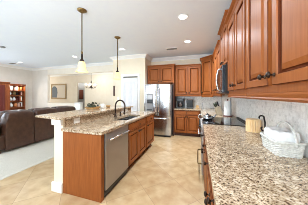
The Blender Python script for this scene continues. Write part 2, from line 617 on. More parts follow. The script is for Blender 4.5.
# back wall uppers
def wall_cab_back(name, label, x0, x1, yf, z0, top, nd, rail, ends):
    t = thing(name, label, 'cabinet', ((x0 + x1) / 2, (yf + YB) / 2, z0), 'wall cabinets on the back wall')
    link('body', BM().box(x0 + .001, x1 - .001, yf, YB - .001, z0, top, .002), 'wood', t)
    W = (x1 - x0 - .05 - .035 * (nd - 1)) / nd
    for k in range(nd):
        cab_door(t, (x0 + .025 + k * (W + .035), yf, z0 + .03), X, -Y, W, top - z0 - .06, (W - .03 if k == 0 else .03), .05)
    path = [(x0 + .001, yf), (x1 - .001, yf)]
    if ends:
        path = path + [(x1 - .001, YB - .01)]
    cab_crown(t, path, top, .07, .05)
    if rail:
        light_rail(t, [(x0 + .001, yf), (x1 - .001, yf)], z0)
    return t


wall_cab_back('wall_cabinet', 'cherry wall cabinet with two doors above the refrigerator', -1.77, -.80, 4.88, 1.79, 2.40, 2, False, True)
wall_cab_back('wall_cabinet', 'cherry wall cabinet with two tall doors above the coffee makers', -.775, .10, 5.06, 1.38, 2.39, 2, True, False)
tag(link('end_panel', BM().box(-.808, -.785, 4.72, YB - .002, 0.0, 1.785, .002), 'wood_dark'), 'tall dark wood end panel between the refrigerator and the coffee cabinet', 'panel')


def base_body(t, x0, x1, y0, y1, toe):
    """carcass with a recessed toe kick; toe = (axis, sign) of the front"""
    link('body', BM().box(x0, x1, y0, y1, .105, .874, .002), 'wood', t)
    ax, sg = toe
    b = [x0, x1, y0, y1]
    i = (0 if sg < 0 else 1) + (0 if ax == 'x' else 2)
    b[i] -= sg * .07
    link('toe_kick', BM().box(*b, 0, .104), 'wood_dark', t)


# back base cabinet under the coffee makers
t = thing('base_cabinet', 'cherry base cabinet under the coffee makers, one drawer over two doors', 'cabinet', (-.36, 5.1, 0))
base_body(t, -.78, .06, 4.80, YB - .003, ('y', -1))
cab_drawer(t, (-.76, 4.80, .715), X, -Y, .80, .145, 1)
for k in range(2):
    cab_door(t, (-.76 + k * .405, 4.80, .125), X, -Y, .395, .575, (.365 if k == 0 else .03), .53)

# right wall base cabinets, from the range towards the camera and beyond
RF = .105
rg = 'base cabinets under the right counter'
for (y0, y1, lab, nd) in ((1.53, 2.395, 'cherry base cabinet next to the range, drawer over doors', 2), (.62, 1.525, 'cherry base cabinet under the counter with the white basket', 2), (-.4, .615, 'cherry base cabinet under the near end of the right counter', 2)):
    t = thing('base_cabinet', lab, 'cabinet', (.45, (y0 + y1) / 2, 0), rg)
    base_body(t, RF, WR - .02, y0 + .001, y1 - .001, ('x', -1))
    W = (y1 - y0 - .03) / 2
    for k in range(2):
        oy = y0 + .01 + k * (W + .01)
        cab_drawer(t, (RF, oy, .715), Y, -X, W, .145, 1)
        cab_door(t, (RF, oy, .125), Y, -X, W, .575, (W - .035 if k == 0 else .035), .52)
t = thing('base_cabinet', 'cherry base cabinet between the range and the back corner', 'cabinet', (.45, 3.9, 0), rg)
base_body(t, RF, WR - .003, 3.17, 4.78, ('x', -1))
for k in range(3):
    cab_drawer(t, (RF, 3.18 + k * .53, .715), Y, -X, .52, .145, 1)
    cab_door(t, (RF, 3.18 + k * .53, .125), Y, -X, .52, .575, .48, .52)

# counters
def slab(b, x0, x1, y0, y1):
    return b.box(x0, x1, y0, y1, .876, .914, .008, 2)


tag(link('countertop', slab(BM(), .073, WR - .02, -.45, 2.398), 'granite'), 'long speckled granite countertop running past the white basket up to the range', 'countertop')
L = [(.073, 3.165), (WR - .02, 3.165), (WR - .02, YB - .02), (-.783, YB - .02), (-.783, 4.765), (.073, 4.765)]
bl = BM().prism(L, lambda a, b: (a, b, .876), lambda a, b: (a, b, .914))
tag(link('countertop', bl, 'granite'), 'speckled granite corner countertop carrying the coffee makers and knife block', 'countertop')
tag(link('backsplash', BM().box(WR - .018, WR - .001, -.45, YB - .02, .916, UB - .005), 'splash_r'), 'pale embossed tile backsplash running along the right wall', 'backsplash')
tag(link('backsplash', BM().box(-.78, WR - .02, YB - .018, YB - .001, .916, 1.372), 'splash_b'), 'pale tile backsplash behind the coffee makers', 'backsplash')

# ---------------------------------------------------------------- island
IX0, IX1, IY0, IY1 = -1.82, -1.18, 1.515, 3.72
kw = BM().box(-1.985, IX0, IY0 + .01, 3.6, 0, 1.035)
wi = struct('wall_island', kw, 'wall')
t = thing('island_post', 'square cream post with white base and cap at the near end of the island bar', 'post', (-1.90, IY0 + .004, 0))
link('shaft', BM().box(-1.984, IX0 - .001, IY0, IY0 + .009, 0, 1.037), 'wall', t)
link('base_moulding', BM().box(-2.01, IX0 - .0, IY0 - .025, IY0 - .0005, 0, .135, .006), 'white', t)
link('capital', BM().panel((-1.995, IY0 - .0005, .955), X, -Y, IX0 + 1.995, .082, [(0, 0), (0, .03), (.004, .034)]), 'white', t)

btb = BM()
bt = [(-2.35, 1.50), (-1.735, 1.42), (-1.735, 3.62), (-2.35, 3.62)]
btb.prism(bt, lambda a, b: (a, b, 1.04), lambda a, b: (a, b, 1.075))
bmesh.ops.bevel(btb.b, geom=btb.b.edges[:], offset=.009, segments=2, profile=.5, affect='EDGES')
tag(link('bar_top', btb, 'granite'), 'raised speckled granite bar top along the living room side of the island', 'countertop')

t = thing('countertop', 'lower granite countertop of the island with the sink cut in', 'countertop', (-1.47, 2.6, .876))
SX0, SX1, SY0, SY1 = -1.58, -1.25, 2.32, 3.06
ic = BM()
outer = [(IX0 + .001, 1.485), (-1.15, 1.485), (-1.15, 3.75), (IX0 + .001, 3.75)]
inner = [(SX0, SY0), (SX1, SY0), (SX1, SY1), (SX0, SY1)]
rr = []
for z, pol in ((.876, outer), (.914, outer), (.914, inner), (.876, inner)):
    rr.append([(a, b, z) for a, b in pol])
ic.rings(rr, closed=True)
link('slab', ic, 'granite', t)
link('upstand', BM().box(IX0 + .001, IX0 + .018, 1.53, 3.6, .9145, 1.038), 'granite', t)

# sink
t = thing('sink', 'double bowl stainless sink set into the island counter', 'sink', (-1.415, 2.69, .70))
for ya, yb in ((SY0 + .002, 2.685), (2.695, SY1 - .002)):
    zz = [(0, .872), (.012, .872), (.02, .74), (.05, .70)]
    rings_ = []
    for i, z in [(0, .875), (0, .69)]:
        rings_.append([(SX0 + .002 + i, ya + i, z), (SX1 - .002 - i, ya + i, z), (SX1 - .002 - i, yb - i, z), (SX0 + .002 + i, yb - i, z)])
    ins = [[(SX0 + .002 + i, ya + i, z), (SX1 - .002 - i, ya + i, z), (SX1 - .002 - i, yb - i, z), (SX0 + .002 + i, yb - i, z)] for i, z in [(.05, .71), (.02, .74), (.012, .875)]]
    bw = BM()
    bw.rings(list(reversed(rings_)) + list(reversed(ins)), True, True)
    link('bowl', bw, 'steel', t)

# faucet
t = thing('faucet', 'tall bronze gooseneck faucet behind the island sink', 'faucet', (-1.665, 2.60, .914))
pts = [(-1.665, 2.60, .93), (-1.665, 2.60, 1.14)]
for k in range(13):
    a = math.pi * (1 - k / 12 * 1.06)
    pts.append((-1.665 + .115 + .115 * math.cos(a), 2.60 - .01 * k / 12, 1.145 + .125 * math.sin(a)))
pts.append((pts[-1][0] - .006, 2.588, 1.03))
link('spout', BM().tube(pts, .0155, 10), 'bronze', t, True)
link('spray_head', BM().tube([pts[-1], (pts[-1][0] - .006, 2.588, .985)], [.018, .021], 10), 'bronze', t, True)
link('base', BM().lathe([(.032, .9145), (.032, .925), (.024, .935), (.021, .99), (.017, 1.0)], (-1.665, 2.60, 0)), 'bronze', t, True)
link('lever', BM().tube([(-1.665, 2.585, .965), (-1.665, 2.54, .975), (-1.66, 2.50, 1.0)], [.011, .008, .007], 8), 'bronze', t, True)
tag(link('soap_dispenser', BM().lathe([(.02, .9145), (.02, .925), (.013, .935), (.011, .985), (.018, .99), (.018, 1.0), (.006, 1.005)], (-1.665, 2.80, 0)), 'bronze', None, True), 'small bronze soap dispenser beside the gooseneck faucet', 'soap dispenser')

# end panel + cabinets
tag(link('island_end_panel', BM().box(IX0 + .001, IX1 - .0, IY0, IY0 + .06, 0, .875, .003), 'wood'), 'wide plain cherry end panel facing the camera at the near end of the island', 'panel')

DWY0, DWY1 = 1.585, 2.225
t = thing('dishwasher', 'stainless dishwasher built into the island beside the end panel', 'dishwasher', (-1.47, 1.9, 0))
link('body', BM().box(IX0 + .02, IX1 - .005, DWY0 - .008, DWY1, .02, .872), 'black', t)
dd = link('door', BM().box(IX1 - .005, IX1 + .02, DWY0, DWY1 - .008, .115, .868, .004, 2), 'steel_d', t)
hb = BM().tube([(IX1 + .055, DWY0 + .05, .775), (IX1 + .055, DWY1 - .06, .775)], .011, 10)
for yy in (DWY0 + .08, DWY1 - .09):
    hb.tube([(IX1 + .018, yy, .775), (IX1 + .055, yy, .775)], .008, 8)
link('handle', hb, 'chrome', dd, True)
link('toe_kick', BM().box(IX1 - .06, IX1 - .045, DWY0, DWY1, 0.0, .112), 'black', t)

t = thing('base_cabinet', 'cherry sink cabinet in the island, wide drawer front over two doors', 'cabinet', (-1.47, 2.67, 0), 'base cabinets in the island')
cb = BM()
for bb in ((IX0 + .02, IX0 + .04, 2.23, 3.115, .105, .874), (IX1 - .02, IX1, 2.23, 3.115, .105, .874), (IX0 + .041, IX1 - .021, 2.23, 2.25, .105, .874), (IX0 + .041, IX1 - .021, 3.095, 3.115, .105, .874), (IX0 + .041, IX1 - .021, 2.251, 3.094, .105, .125)):
    cb.box(*bb)
link('body', cb, 'wood', t)
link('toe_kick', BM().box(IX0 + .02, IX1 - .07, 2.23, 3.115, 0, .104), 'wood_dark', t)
cab_drawer(t, (IX1, 2.245, .715), Y, X, .855, .145, 1)
for k in range(2):
    cab_door(t, (IX1, 2.245 + k * .432, .125), Y, X, .423, .575, (.39 if k == 0 else .033), .53)
t = thing('base_cabinet', 'cherry drawer cabinet at the far end of the island, facing the refrigerator aisle', 'cabinet', (-1.47, 3.42, 0), 'base cabinets in the island')
base_body(t, IX0 + .02, IX1, 3.12, IY1, ('x', 1))
cab_drawer(t, (IX1, 3.135, .715), Y, X, .57, .145, 1)
cab_door(t, (IX1, 3.135, .125), Y, X, .57, .575, .035, .53)


def outlet(label, o, u, wd, holes=2, group=None):
    t = thing('wall_outlet', label, 'outlet', o, group)
    o = Vector(o)
    u, wd = Vector(u), Vector(wd)
    link('plate', BM().panel(o, u, wd, .115, .08, [(0, 0), (0, .004), (.004, .006)]), 'white', t)
    for k in range(2):
        link('socket', BM().panel(o + u * (.02 + k * .045) + Z * .02, u, wd, .03, .034, [(0, .0061), (0, .008), (.002, .0085)]), 'cloth', t)
    return t


OG = 'outlets in the island upstand'
outlet('white outlet on the granite upstand near the island post', (IX0 + .0185, 1.68, .943), Y, X, group=OG)
outlet('white outlet on the granite upstand, just right of the gooseneck faucet', (IX0 + .0185, 3.08, .945), Y, X, group=OG)
outlet('white outlet on the granite upstand at the far end of the bar', (IX0 + .0185, 3.28, .945), Y, X, group=OG)

# ---------------------------------------------------------------- refrigerator
FX0, FX1, FY = -1.755, -.83, 4.50
t = thing('refrigerator', 'large stainless french door refrigerator beside the white pantry door', 'refrigerator', ((FX0 + FX1) / 2, 4.95, 0))
FH = 1.735
link('body', BM().box(FX0 + .01, FX1 - .01, FY + .075, YB - .04, .03, FH - .02, .006), 'grey', t)
fm = (FX0 + FX1) / 2


def bowed(x0, x1, z0, z1, bow):
    n = 12
    front = [(x0 + (x1 - x0) * k / n, FY + .012 - bow * (1 - (2 * k / n - 1) ** 2) - (.012 if 0 < k < n else 0)) for k in range(n + 1)]
    pl = front + [(x1, FY + .07), (x0, FY + .07)]
    return BM().prism(pl, lambda a, b: (a, b, z0), lambda a, b: (a, b, z1))


ld = link('door', bowed(FX0, fm - .003, .70, FH, .014), 'steel', t, 'auto')
rd = link('door', bowed(fm + .003, FX1, .70, FH, .014), 'steel', t, 'auto')
fd = link('freezer_drawer', bowed(FX0, FX1, .07, .69, .016), 'steel', t, 'auto')
for d_, xx in ((ld, fm - .05), (rd, fm + .05)):
    hb = BM().tube([(xx, FY - .004, .80), (xx, FY - .055, .83), (xx, FY - .065, 1.0), (xx, FY - .065, 1.45), (xx, FY - .055, 1.61), (xx, FY - .004, 1.64)], .013, 8)
    link('handle', hb, 'chrome', d_, True)
hb = BM().tube([(FX0 + .08, FY - .003, .61), (FX0 + .1, FY - .05, .61), (FX1 - .1, FY - .05, .61), (FX1 - .08, FY - .003, .61)], .013, 8)
link('handle', hb, 'chrome', fd, True)
dp = link('ice_dispenser', BM().panel((FX0 + .09, FY - .013, .84), X, -Y, .24, .58, [(0, -.004), (0, .006), (.006, .008), (.016, .004), (.02, .002)]), 'grey', ld)
link('dispenser_mouth', BM().box(FX0 + .115, FX0 + .305, FY - .026, FY - .0155, 1.10, 1.22, .004), 'black', dp)
link('dispenser_display', BM().box(FX0 + .12, FX0 + .30, FY - .02, FY - .0155, 1.24, 1.39, .002), 'steel_d', dp)
link('drip_tray', BM().box(FX0 + .12, FX0 + .30, FY - .035, FY - .0155, .87, .90, .004), 'black', dp)
link('toe_grille', BM().box(FX0 + .02, FX1 - .02, FY + .04, FY + .07, .0, .065), 'black', t)

# ---------------------------------------------------------------- range + microwave
RY0, RY1 = 2.402, 3.162
t = thing('range', 'stainless slide-in range with a black glass cooktop below the microwave', 'range', (.43, 2.78, 0))
link('body', BM().box(.10, WR - .03, RY0, RY1, .06, .896), 'grey', t)
link('cooktop', BM().box(.07, WR - .06, RY0, RY1, .8965, .922, .006, 2), 'glass_black', t)
link('rear_vent', BM().box(WR - .0595, WR - .02, RY0, RY1, .8965, .945, .008, 2), 'black', t)
cpn = link('control_panel', BM().prism([(.10, .80), (.055, .80), (.045, .895), (.10, .895)], lambda a, b: (a, RY0, b), lambda a, b: (a, RY1, b)), 'steel_d', t)
for k in range(5):
    link('control_knob', BM().lathe([(.022, 0), (.022, .012), (.017, .03), (.003, .032)], (.05, RY0 + .10 + .14 * k, .85), (-1, 0, .08), 14), 'black', cpn, True)
od = link('oven_door', BM().box(.055, .0995, RY0 + .005, RY1 - .005, .30, .79, .006, 2), 'steel_d', t)
link('oven_window', BM().box(.052, .0545, RY0 + .1, RY1 - .1, .40, .66), 'glass_black', od)
hb = BM().tube([(.012, RY0 + .05, .74), (.012, RY1 - .05, .74)], .012, 10)
for yy in (RY0 + .08, RY1 - .08):
    hb.tube([(.056, yy, .74), (.012, yy, .74)], .009, 8)
link('handle', hb, 'chrome', od, True)
wdw = link('warming_drawer', BM().box(.055, .0995, RY0 + .005, RY1 - .005, .08, .29, .006, 2), 'steel_d', t)
hb = BM().tube([(.054, RY0 + .06, .24), (.0, RY0 + .07, .24), (-.005, RY0 + .12, .24), (-.005, RY1 - .12, .24), (.0, RY1 - .07, .24), (.054, RY1 - .06, .24)], .012, 8)
link('handle', hb, 'brass', wdw, True)
for (bx, by, br) in ((.24, 2.60, .09), (.24, 2.97, .075), (.54, 2.60, .075), (.54, 2.97, .09)):
    ring = BM().rings([[(bx + r_ * math.cos(a), by + r_ * math.sin(a), z_) for a in [2 * math.pi * k / 32 for k in range(32)]] for r_, z_ in ((br, .9221), (br, .9226), (br - .006, .9226), (br - .006, .9221))], closed=True)
    link('burner_ring', ring, 'grey', t)

t = thing('microwave', 'over-the-range microwave with dark glass and a bowed steel handle', 'microwave', (.58, 2.78, 1.40))
link('body', BM().box(.40, WR - .021, RY0, RY1, 1.41, 1.855, .004), 'black', t)
dr = link('door', BM().box(.36, .3995, RY0 + .19, RY1, 1.42, 1.85, .006, 2), 'steel', t)
link('door_window', BM().box(.357, .3595, RY0 + .25, RY1 - .06, 1.49, 1.79), 'glass_black', dr)
link('control_panel', BM().box(.36, .3995, RY0, RY0 + .187, 1.42, 1.85, .006, 2), 'glass_blue', t)
hb = BM().tube([(.359, RY0 + .215, 1.44), (.325, RY0 + .215, 1.47), (.305, RY0 + .215, 1.56), (.30, RY0 + .215, 1.635), (.305, RY0 + .215, 1.71), (.325, RY0 + .215, 1.80), (.359, RY0 + .215, 1.83)], .013, 8)
link('handle', hb, 'chrome', dr, True)

# ---------------------------------------------------------------- pendants, downlights, vents
def pendant(x, y, label):
    t = thing('pendant_lamp', label, 'lamp', (x, y, 1.76), 'pendant lamps over the bar')
    link('canopy', BM().lathe([(.076, CEIL - .0005), (.076, CEIL - .01), (.058, CEIL - .024), (.03, CEIL - .04), (.013, CEIL - .05)], (x, y, 0)), 'brass', t, True)
    link('rod', BM().lathe([(.009, CEIL - .05), (.009, 2.12), (.016, 2.115), (.016, 2.085), (.0105, 2.08), (.0105, 1.99)], (x, y, 0), seg=12), 'brass', t, True)
    link('socket', BM().lathe([(.0155, 2.07), (.0155, 1.995), (.022, 1.985), (.036, 1.965), (.038, 1.942), (.028, 1.935)], (x, y, 0), seg=16), 'bronze', t, True)
    sh = [(.03, 1.948), (.042, 1.943), (.052, 1.925), (.056, 1.895), (.058, 1.86), (.066, 1.82), (.084, 1.79), (.1, 1.772), (.097, 1.77), (.08, 1.788), (.062, 1.818), (.054, 1.86), (.05, 1.92), (.03, 1.938)]
    link('lamp_shade', BM().lathe(sh, (x, y, 0), seg=28), 'shade', t, True)
    link('bulb', BM().lathe([(.012, 1.934), (.014, 1.90), (.028, 1.87), (.03, 1.85), (.02, 1.825), (.004, 1.818)], (x, y, 0), seg=14), 'bulb', t, True)
    l = bpy.data.lights.new('pendant_light', 'POINT')
    l.energy = 1.0
    l.color = (1, .86, .66)
    l.shadow_soft_size = .05
    o = bpy.data.objects.new('pendant_light', l)
    o.location = (x, y, 1.775)
    C.objects.link(o)


pendant(-1.88, 1.92, 'nearer bell glass pendant lamp, over the near end of the bar top')
pendant(-1.92, 3.09, 'farther bell glass pendant lamp, over the faucet end of the bar top')

dlab = {0: 'round recessed ceiling light nearest the tall right cabinets, close to the camera', 1: 'round recessed ceiling light in front of the back wall cabinets beside the vent',
        2: 'round recessed ceiling light seen just left of the nearer pendant shade', 3: 'round recessed ceiling light just right of the farther pendant rod',
        4: 'round recessed ceiling light near the corner above the bookcase'}
for i, (x, y) in enumerate(DOWNLIGHTS):
    if i in dlab:
        t = thing('ceiling_light', dlab[i], 'ceiling light', (x, y, CEIL - .008), 'recessed ceiling lights')
        link('trim_ring', BM().rings([[(x + r_ * math.cos(a), y + r_ * math.sin(a), z_) for a in [2 * math.pi * k / 28 for k in range(28)]] for r_, z_ in ((.095, CEIL - .0005), (.093, CEIL - .008), (.078, CEIL - .008), (.076, CEIL - .0005))], closed=True), 'white', t, True)
        link('lens', BM().lathe([(.0755, CEIL - .0006), (.0755, CEIL - .005), (.05, CEIL - .006), (.01, CEIL - .0065)], (x, y, 0), seg=24), 'led', t)
    l = bpy.data.lights.new('downlight', 'AREA')
    l.shape = 'DISK'
    l.size = .15
    l.energy = DOWN_W[i]
    l.spread = math.radians(150)
    l.color = (.82, .92, 1)
    o = bpy.data.objects.new('downlight', l)
    o.location = (x, y, CEIL - .012)
    C.objects.link(o)


l = bpy.data.lights.new('hall_fill_light', 'POINT')  # added point light without a fixture, lifts the dark hallway
l.energy = 14
l.shadow_soft_size = .1
o = bpy.data.objects.new('hall_fill_light', l)
o.location = (-8.6, 8.1, 2.5)
C.objects.link(o)


def vent(x, y, sx, sy, label):
    t = thing('ceiling_vent', label, 'vent', (x, y, CEIL - .01), 'ceiling vents')
    link('backing', BM().box(x - sx / 2 + .012, x + sx / 2 - .012, y - sy / 2 + .012, y + sy / 2 - .012, CEIL - .004, CEIL - .0005), 'vent', t)
    f = [[(x + a * (sx / 2 - i), y + b * (sy / 2 - i), z) for a, b in ((-1, -1), (1, -1), (1, 1), (-1, 1))] for i, z in ((0, CEIL - .0005), (.002, CEIL - .009), (.018, CEIL - .009), (.018, CEIL - .0005))]
    link('frame', BM().rings(f, closed=True), 'white', t)
    n = 5
    for k in range(n):
        yy = y - sy / 2 + .03 + (sy - .06) * k / (n - 1)
        link('louver', BM().box(x - sx / 2 + .02, x + sx / 2 - .02, yy - .006, yy + .006, CEIL - .0085, CEIL - .0045), 'grey', t)


vent(-.78, 4.36, .36, .2, 'slatted ceiling vent in front of the refrigerator cabinets')
vent(-8.05, 4.2, .36, .2, 'slatted ceiling vent above the bookcase by the left wall')
sd = atx = (-5.4, 2.55)
tag(link('smoke_detector', BM().lathe([(.065, CEIL - .0005), (.065, CEIL - .02), (.05, CEIL - .035), (.01, CEIL - .038)], (-5.55, 2.66, 0)), 'grey', None, True), 'small round grey detector on the living room ceiling at the left', 'smoke detector')

# ---------------------------------------------------------------- living room
def soft(x0, x1, y0, y1, z0, z1, r=.06):
    return BM().box(x0, x1, y0, y1, z0, z1, r, 4)


t = thing('sofa', 'brown leather sofa with its back towards the kitchen island', 'sofa', (-4.8, 3.1, 0))
ys = [2.14, 2.76, 3.44, 4.14]
link('base', soft(-5.18, -4.40, 2.02, 4.28, .07, .42, .04), 'leather', t, 'auto')
for k in range(3):
    b = BM()
    a0, a1 = ys[k] + .006, ys[k + 1] - .006
    pr = [(-4.335, .06), (-4.325, .45), (-4.315, .75), (-4.30, .86), (-4.32, .94), (-4.40, .975), (-4.50, .965), (-4.57, .90), (-4.60, .72), (-4.63, .45), (-4.63, .06)]
    rings_ = []
    for y_, s_ in ((a0, .86), (a0 + .02, .95), (a0 + .07, 1), ((a0 + a1) / 2, 1.02), (a1 - .07, 1), (a1 - .02, .95), (a1, .86)):
        rings_.append([(-4.46 + (p - -4.46) * s_, y_, .06 + (q - .06) * (s_ if q > .5 else 1)) for p, q in pr])
    b.rings(rings_)
    link('backrest', b, 'leather', t, 'auto')
    link('seat_cushion', soft(-5.2, -4.64, a0, a1, .425, .56, .05), 'leather', t, 'auto')
    link('head_cushion', soft(-4.78, -4.50, a0 + .02, a1 - .02, .74, .985, .09), 'leather', t, 'auto')
for a0, a1 in ((2.0, 2.135), (4.142, 4.30)):
    link('arm', soft(-5.2, -4.48, a0, a1, .06, .70, .07), 'leather', t, 'auto')
for xx in (-5.1, -4.42):
    for yy in (2.07, 4.22):
        link('foot', BM().lathe([(.022, .006), (.03, .07)], (xx, yy, 0), seg=10), 'wood_dark', t)

# bookcase hutch on the left wall
t = thing('bookcase', 'open cherry bookcase with decorated shelves against the left wall', 'bookcase', (-8.5, 4.74, 0))
BX0, BX1, BY0, BY1, BT = WL + .01, -8.36, 4.24, 4.89, 1.84
link('back_panel', BM().box(BX0, BX0 + .02, BY0 + .031, BY1 - .031, .1, BT), 'hutch', t)
for a in (BY0, BY1 - .03):
    link('side_panel', BM().box(BX0, BX1, a, a + .03, .006, BT, .003), 'hutch', t)
SH = [.12, .50, .80, 1.10, 1.38, 1.60]
for z in SH:
    link('shelf', BM().box(BX0 + .021, BX1 - .01, BY0 + .0305, BY1 - .0305, z - .025, z), 'hutch', t)
link('crown_moulding', BM().sweep([(BX1, BY1), (BX1, BY0)][::-1], [(-.33, BT), (0, BT), (.02, BT + .01), (.05, BT + .055), (.05, BT + .07), (-.33, BT + .07)]), 'hutch', t)
l = bpy.data.lights.new('bookcase_light', 'AREA')
l.shape = 'RECTANGLE'
l.size = .5
l.size_y = .05
l.energy = 6
l.color = (1, .93, .82)
o = bpy.data.objects.new('bookcase_light', l)
o.location = (BX1 - .03, (BY0 + BY1) / 2, BT - .012)
o.rotation_euler = (0, math.radians(-20), math.radians(90))
o.rotation_euler = (math.radians(-25), 0, math.radians(90))
C.objects.link(o)
t = thing('media_cabinet', 'taller cherry cabinet with a dark red door at the left edge, beside the bookcase', 'cabinet', (-8.5, 3.9, 0))
link('body', BM().box(BX0, BX1 + .05, 3.14, BY0 - .005, .006, 1.90, .004), 'hutch', t)
for a in (3.22, 3.66):
    link('door', BM().panel((BX1 + .05, a, .5), Y, X, .41, 1.33, [(0, 0), (0, .02), (.05, .02), (.06, .01), (.062, .01)]), 'red', t)
link('crown_moulding', BM().sweep([(BX1 + .05, 3.14), (BX1 + .05, BY0 - .005)], [(-.38, 1.90), (0, 1.90), (.02, 1.91), (.05, 1.95), (.05, 1.97), (-.38, 1.97)]), 'hutch', t)

DEC = []
def vase(x, y, z, s, m, label, prof=None):
    prof = prof or [(.03, 0), (.05, .03), (.06, .08), (.045, .13), (.025, .16), (.03, .18)]
    tag(link('vase', BM().lathe([(r * s, z + .001 + h * s) for r, h in prof], (x, y, 0), seg=16), m, None, True), label, 'vase', 'ornaments on the bookcase shelves')


bx = -8.5
books = [(1.60, 4.290, .035, .19, 'paper'), (1.60, 4.330, .03, .17, 'pink'), (1.60, 4.365, .04, .2, 'cloth'), (1.60, 4.530, .04, .18, 'pink'), (1.60, 4.575, .035, .19, 'cloth'), (1.60, 4.615, .04, .17, 'orange'), (1.60, 4.730, .04, .18, 'orange'),
         (1.38, 4.710, .04, .16, 'redwood'), (1.38, 4.760, .035, .17, 'pink'), (1.10, 4.670, .04, .2, 'redwood'), (1.10, 4.715, .04, .19, 'orange'), (1.10, 4.760, .03, .21, 'paper')]
bname = ['white book at the left end of the top bookcase shelf', 'pale pink book second from the left on the top bookcase shelf', 'white book third from the left on the top bookcase shelf', 'pink book in the middle of the top bookcase shelf',
         'white book right of the middle pink one on the top shelf', 'orange book right of the middle of the top bookcase shelf', 'orange book at the right end of the top bookcase shelf',
         'dark red book on the second bookcase shelf', 'pale pink book at the right end of the second bookcase shelf', 'dark red book on the third bookcase shelf', 'orange book on the third bookcase shelf', 'thin white book at the right end of the third bookcase shelf']
for (z, y, wd_, h, m), lab in zip(books, bname):
    tag(link('book', BM().box(bx - .1, bx + .06, y, y + wd_ - .002, z + .0005, z + h, .003), m), lab, 'book', 'books on the bookcase')
vase(bx, 4.34, 1.38, .9, 'cloth', 'white vase on the left of the second bookcase shelf')
vase(bx + .02, 4.49, 1.38, 1.0, 'gold', 'round gold vase in the middle of the second bookcase shelf')
vase(bx, 4.61, 1.38, .75, 'black', 'small dark vase right of the gold one')
vase(bx, 4.35, 1.10, 1.1, 'cloth', 'tall white vase on the left of the third bookcase shelf')
vase(bx + .02, 4.485, 1.10, 1.0, 'paper', 'white vase beside the tall one on the third bookcase shelf')
vase(bx, 4.60, 1.10, .75, 'redwood', 'dark red vase in the middle of the third bookcase shelf')

vase(bx + .03, 4.36, .80, 1.2, 'cloth', 'round white vase on the left of the lowest visible bookcase shelf')
vase(bx + .03, 4.54, .80, 1.15, 'orange', 'orange vase in the middle of the lowest visible bookcase shelf')
tag(link('book', BM().box(bx - .1, bx + .06, 4.64, 4.69, .8005, 1.0, .003), 'pink'), 'pale pink book on the lowest visible bookcase shelf', 'book', 'books on the bookcase')
tag(link('book', BM().box(bx - .1, bx + .06, 4.70, 4.75, .8005, .98, .003), 'redwood'), 'dark red book on the lowest visible bookcase shelf', 'book', 'books on the bookcase')
tag(link('book', BM().box(bx - .1, bx + .06, 4.76, 4.80, .8005, 1.02, .003), 'paper'), 'white book on the lowest visible bookcase shelf', 'book', 'books on the bookcase')

# dining room: framed mirror with painted reflection, hall picture, chandelier
t = thing('framed_wall_piece', 'large gilt framed mirror on the dining room wall, its reflection painted in', 'picture', (-9.5, YD - .03, 1.10))
PX0, PX1, PZ0, PZ1 = -10.2, -8.79, 1.10, 2.16
link('frame', BM().rings([[(a, YD - q, b) for a, b in ((PX0 + i, PZ0 + i), (PX1 - i, PZ0 + i), (PX1 - i, PZ1 - i), (PX0 + i, PZ1 - i))] for i, q in ((0, .001), (0, .04), (.03, .05), (.09, .03), (.09, .001))], closed=True), 'gold', t)
cv = link('face_panel', BM().box(PX0 + .09, PX1 - .09, YD - .02, YD - .002, PZ0 + .09, PZ1 - .09), 'pane', t)  # flat ivory in place of mirror glass, its pale reflection painted
link('painted_reflection', BM().prism([(-10.1, 1.2), (-9.66, 1.2), (-9.6, 1.55), (-9.64, 1.84), (-9.78, 1.98), (-9.95, 2.02), (-10.1, 1.9)], lambda a, b: (a, YD - .021, b), lambda a, b: (a, YD - .029, b)), 'slate', cv)  # slate shape stands in for the dark reflection in the mirror
t = thing('framed_wall_piece', 'small rust coloured picture seen through the hallway doorway', 'picture', (-8.5, 8.69, 1.2))
link('frame', BM().box(-8.76, -8.38, 8.67, 8.699, 1.06, 1.78, .006), 'wood_dark', t)
link('face_panel', BM().box(-8.72, -8.42, 8.664, 8.6695, 1.10, 1.74), 'rust', t)

cx, cy = -5.72, 6.5
t = thing('chandelier', 'small chandelier with white glass cups hanging in the dining room', 'chandelier', (cx, cy, 1.7))
link('canopy', BM().lathe([(.06, CEIL - .0005), (.05, CEIL - .02), (.012, CEIL - .035)], (cx, cy, 0)), 'bronze', t, True)
link('chain', BM().lathe([(.01, CEIL - .034), (.01, 2.2)], (cx, cy, 0), seg=8), 'bronze', t)
link('stem', BM().lathe([(.012, 2.2), (.03, 2.1), (.014, 2.02), (.04, 1.9), (.045, 1.82), (.016, 1.74), (.004, 1.68)], (cx, cy, 0)), 'bronze', t, True)
for k in range(5):
    a = 2 * math.pi * k / 5 + .3
    ca, sa = math.cos(a), math.sin(a)
    am = link('arm', BM().tube([(cx + .03 * ca, cy + .03 * sa, 1.83), (cx + .13 * ca, cy + .13 * sa, 1.76), (cx + .24 * ca, cy + .24 * sa, 1.79), (cx + .28 * ca, cy + .28 * sa, 1.88)], .011, 8), 'bronze', t, True)
    link('glass_cup', BM().lathe([(.025, 1.88), (.05, 1.91), (.06, 1.96), (.075, 2.0), (.07, 2.0), (.05, 1.955), (.02, 1.90)], (cx + .28 * ca, cy + .28 * sa, 0), seg=14), 'cup', am, True)

l = bpy.data.lights.new('chandelier_light', 'POINT')
l.energy = 30
l.color = (1, .94, .86)
l.shadow_soft_size = .2
o = bpy.data.objects.new('chandelier_light', l)
o.location = (cx, cy, 2.1)
C.objects.link(o)

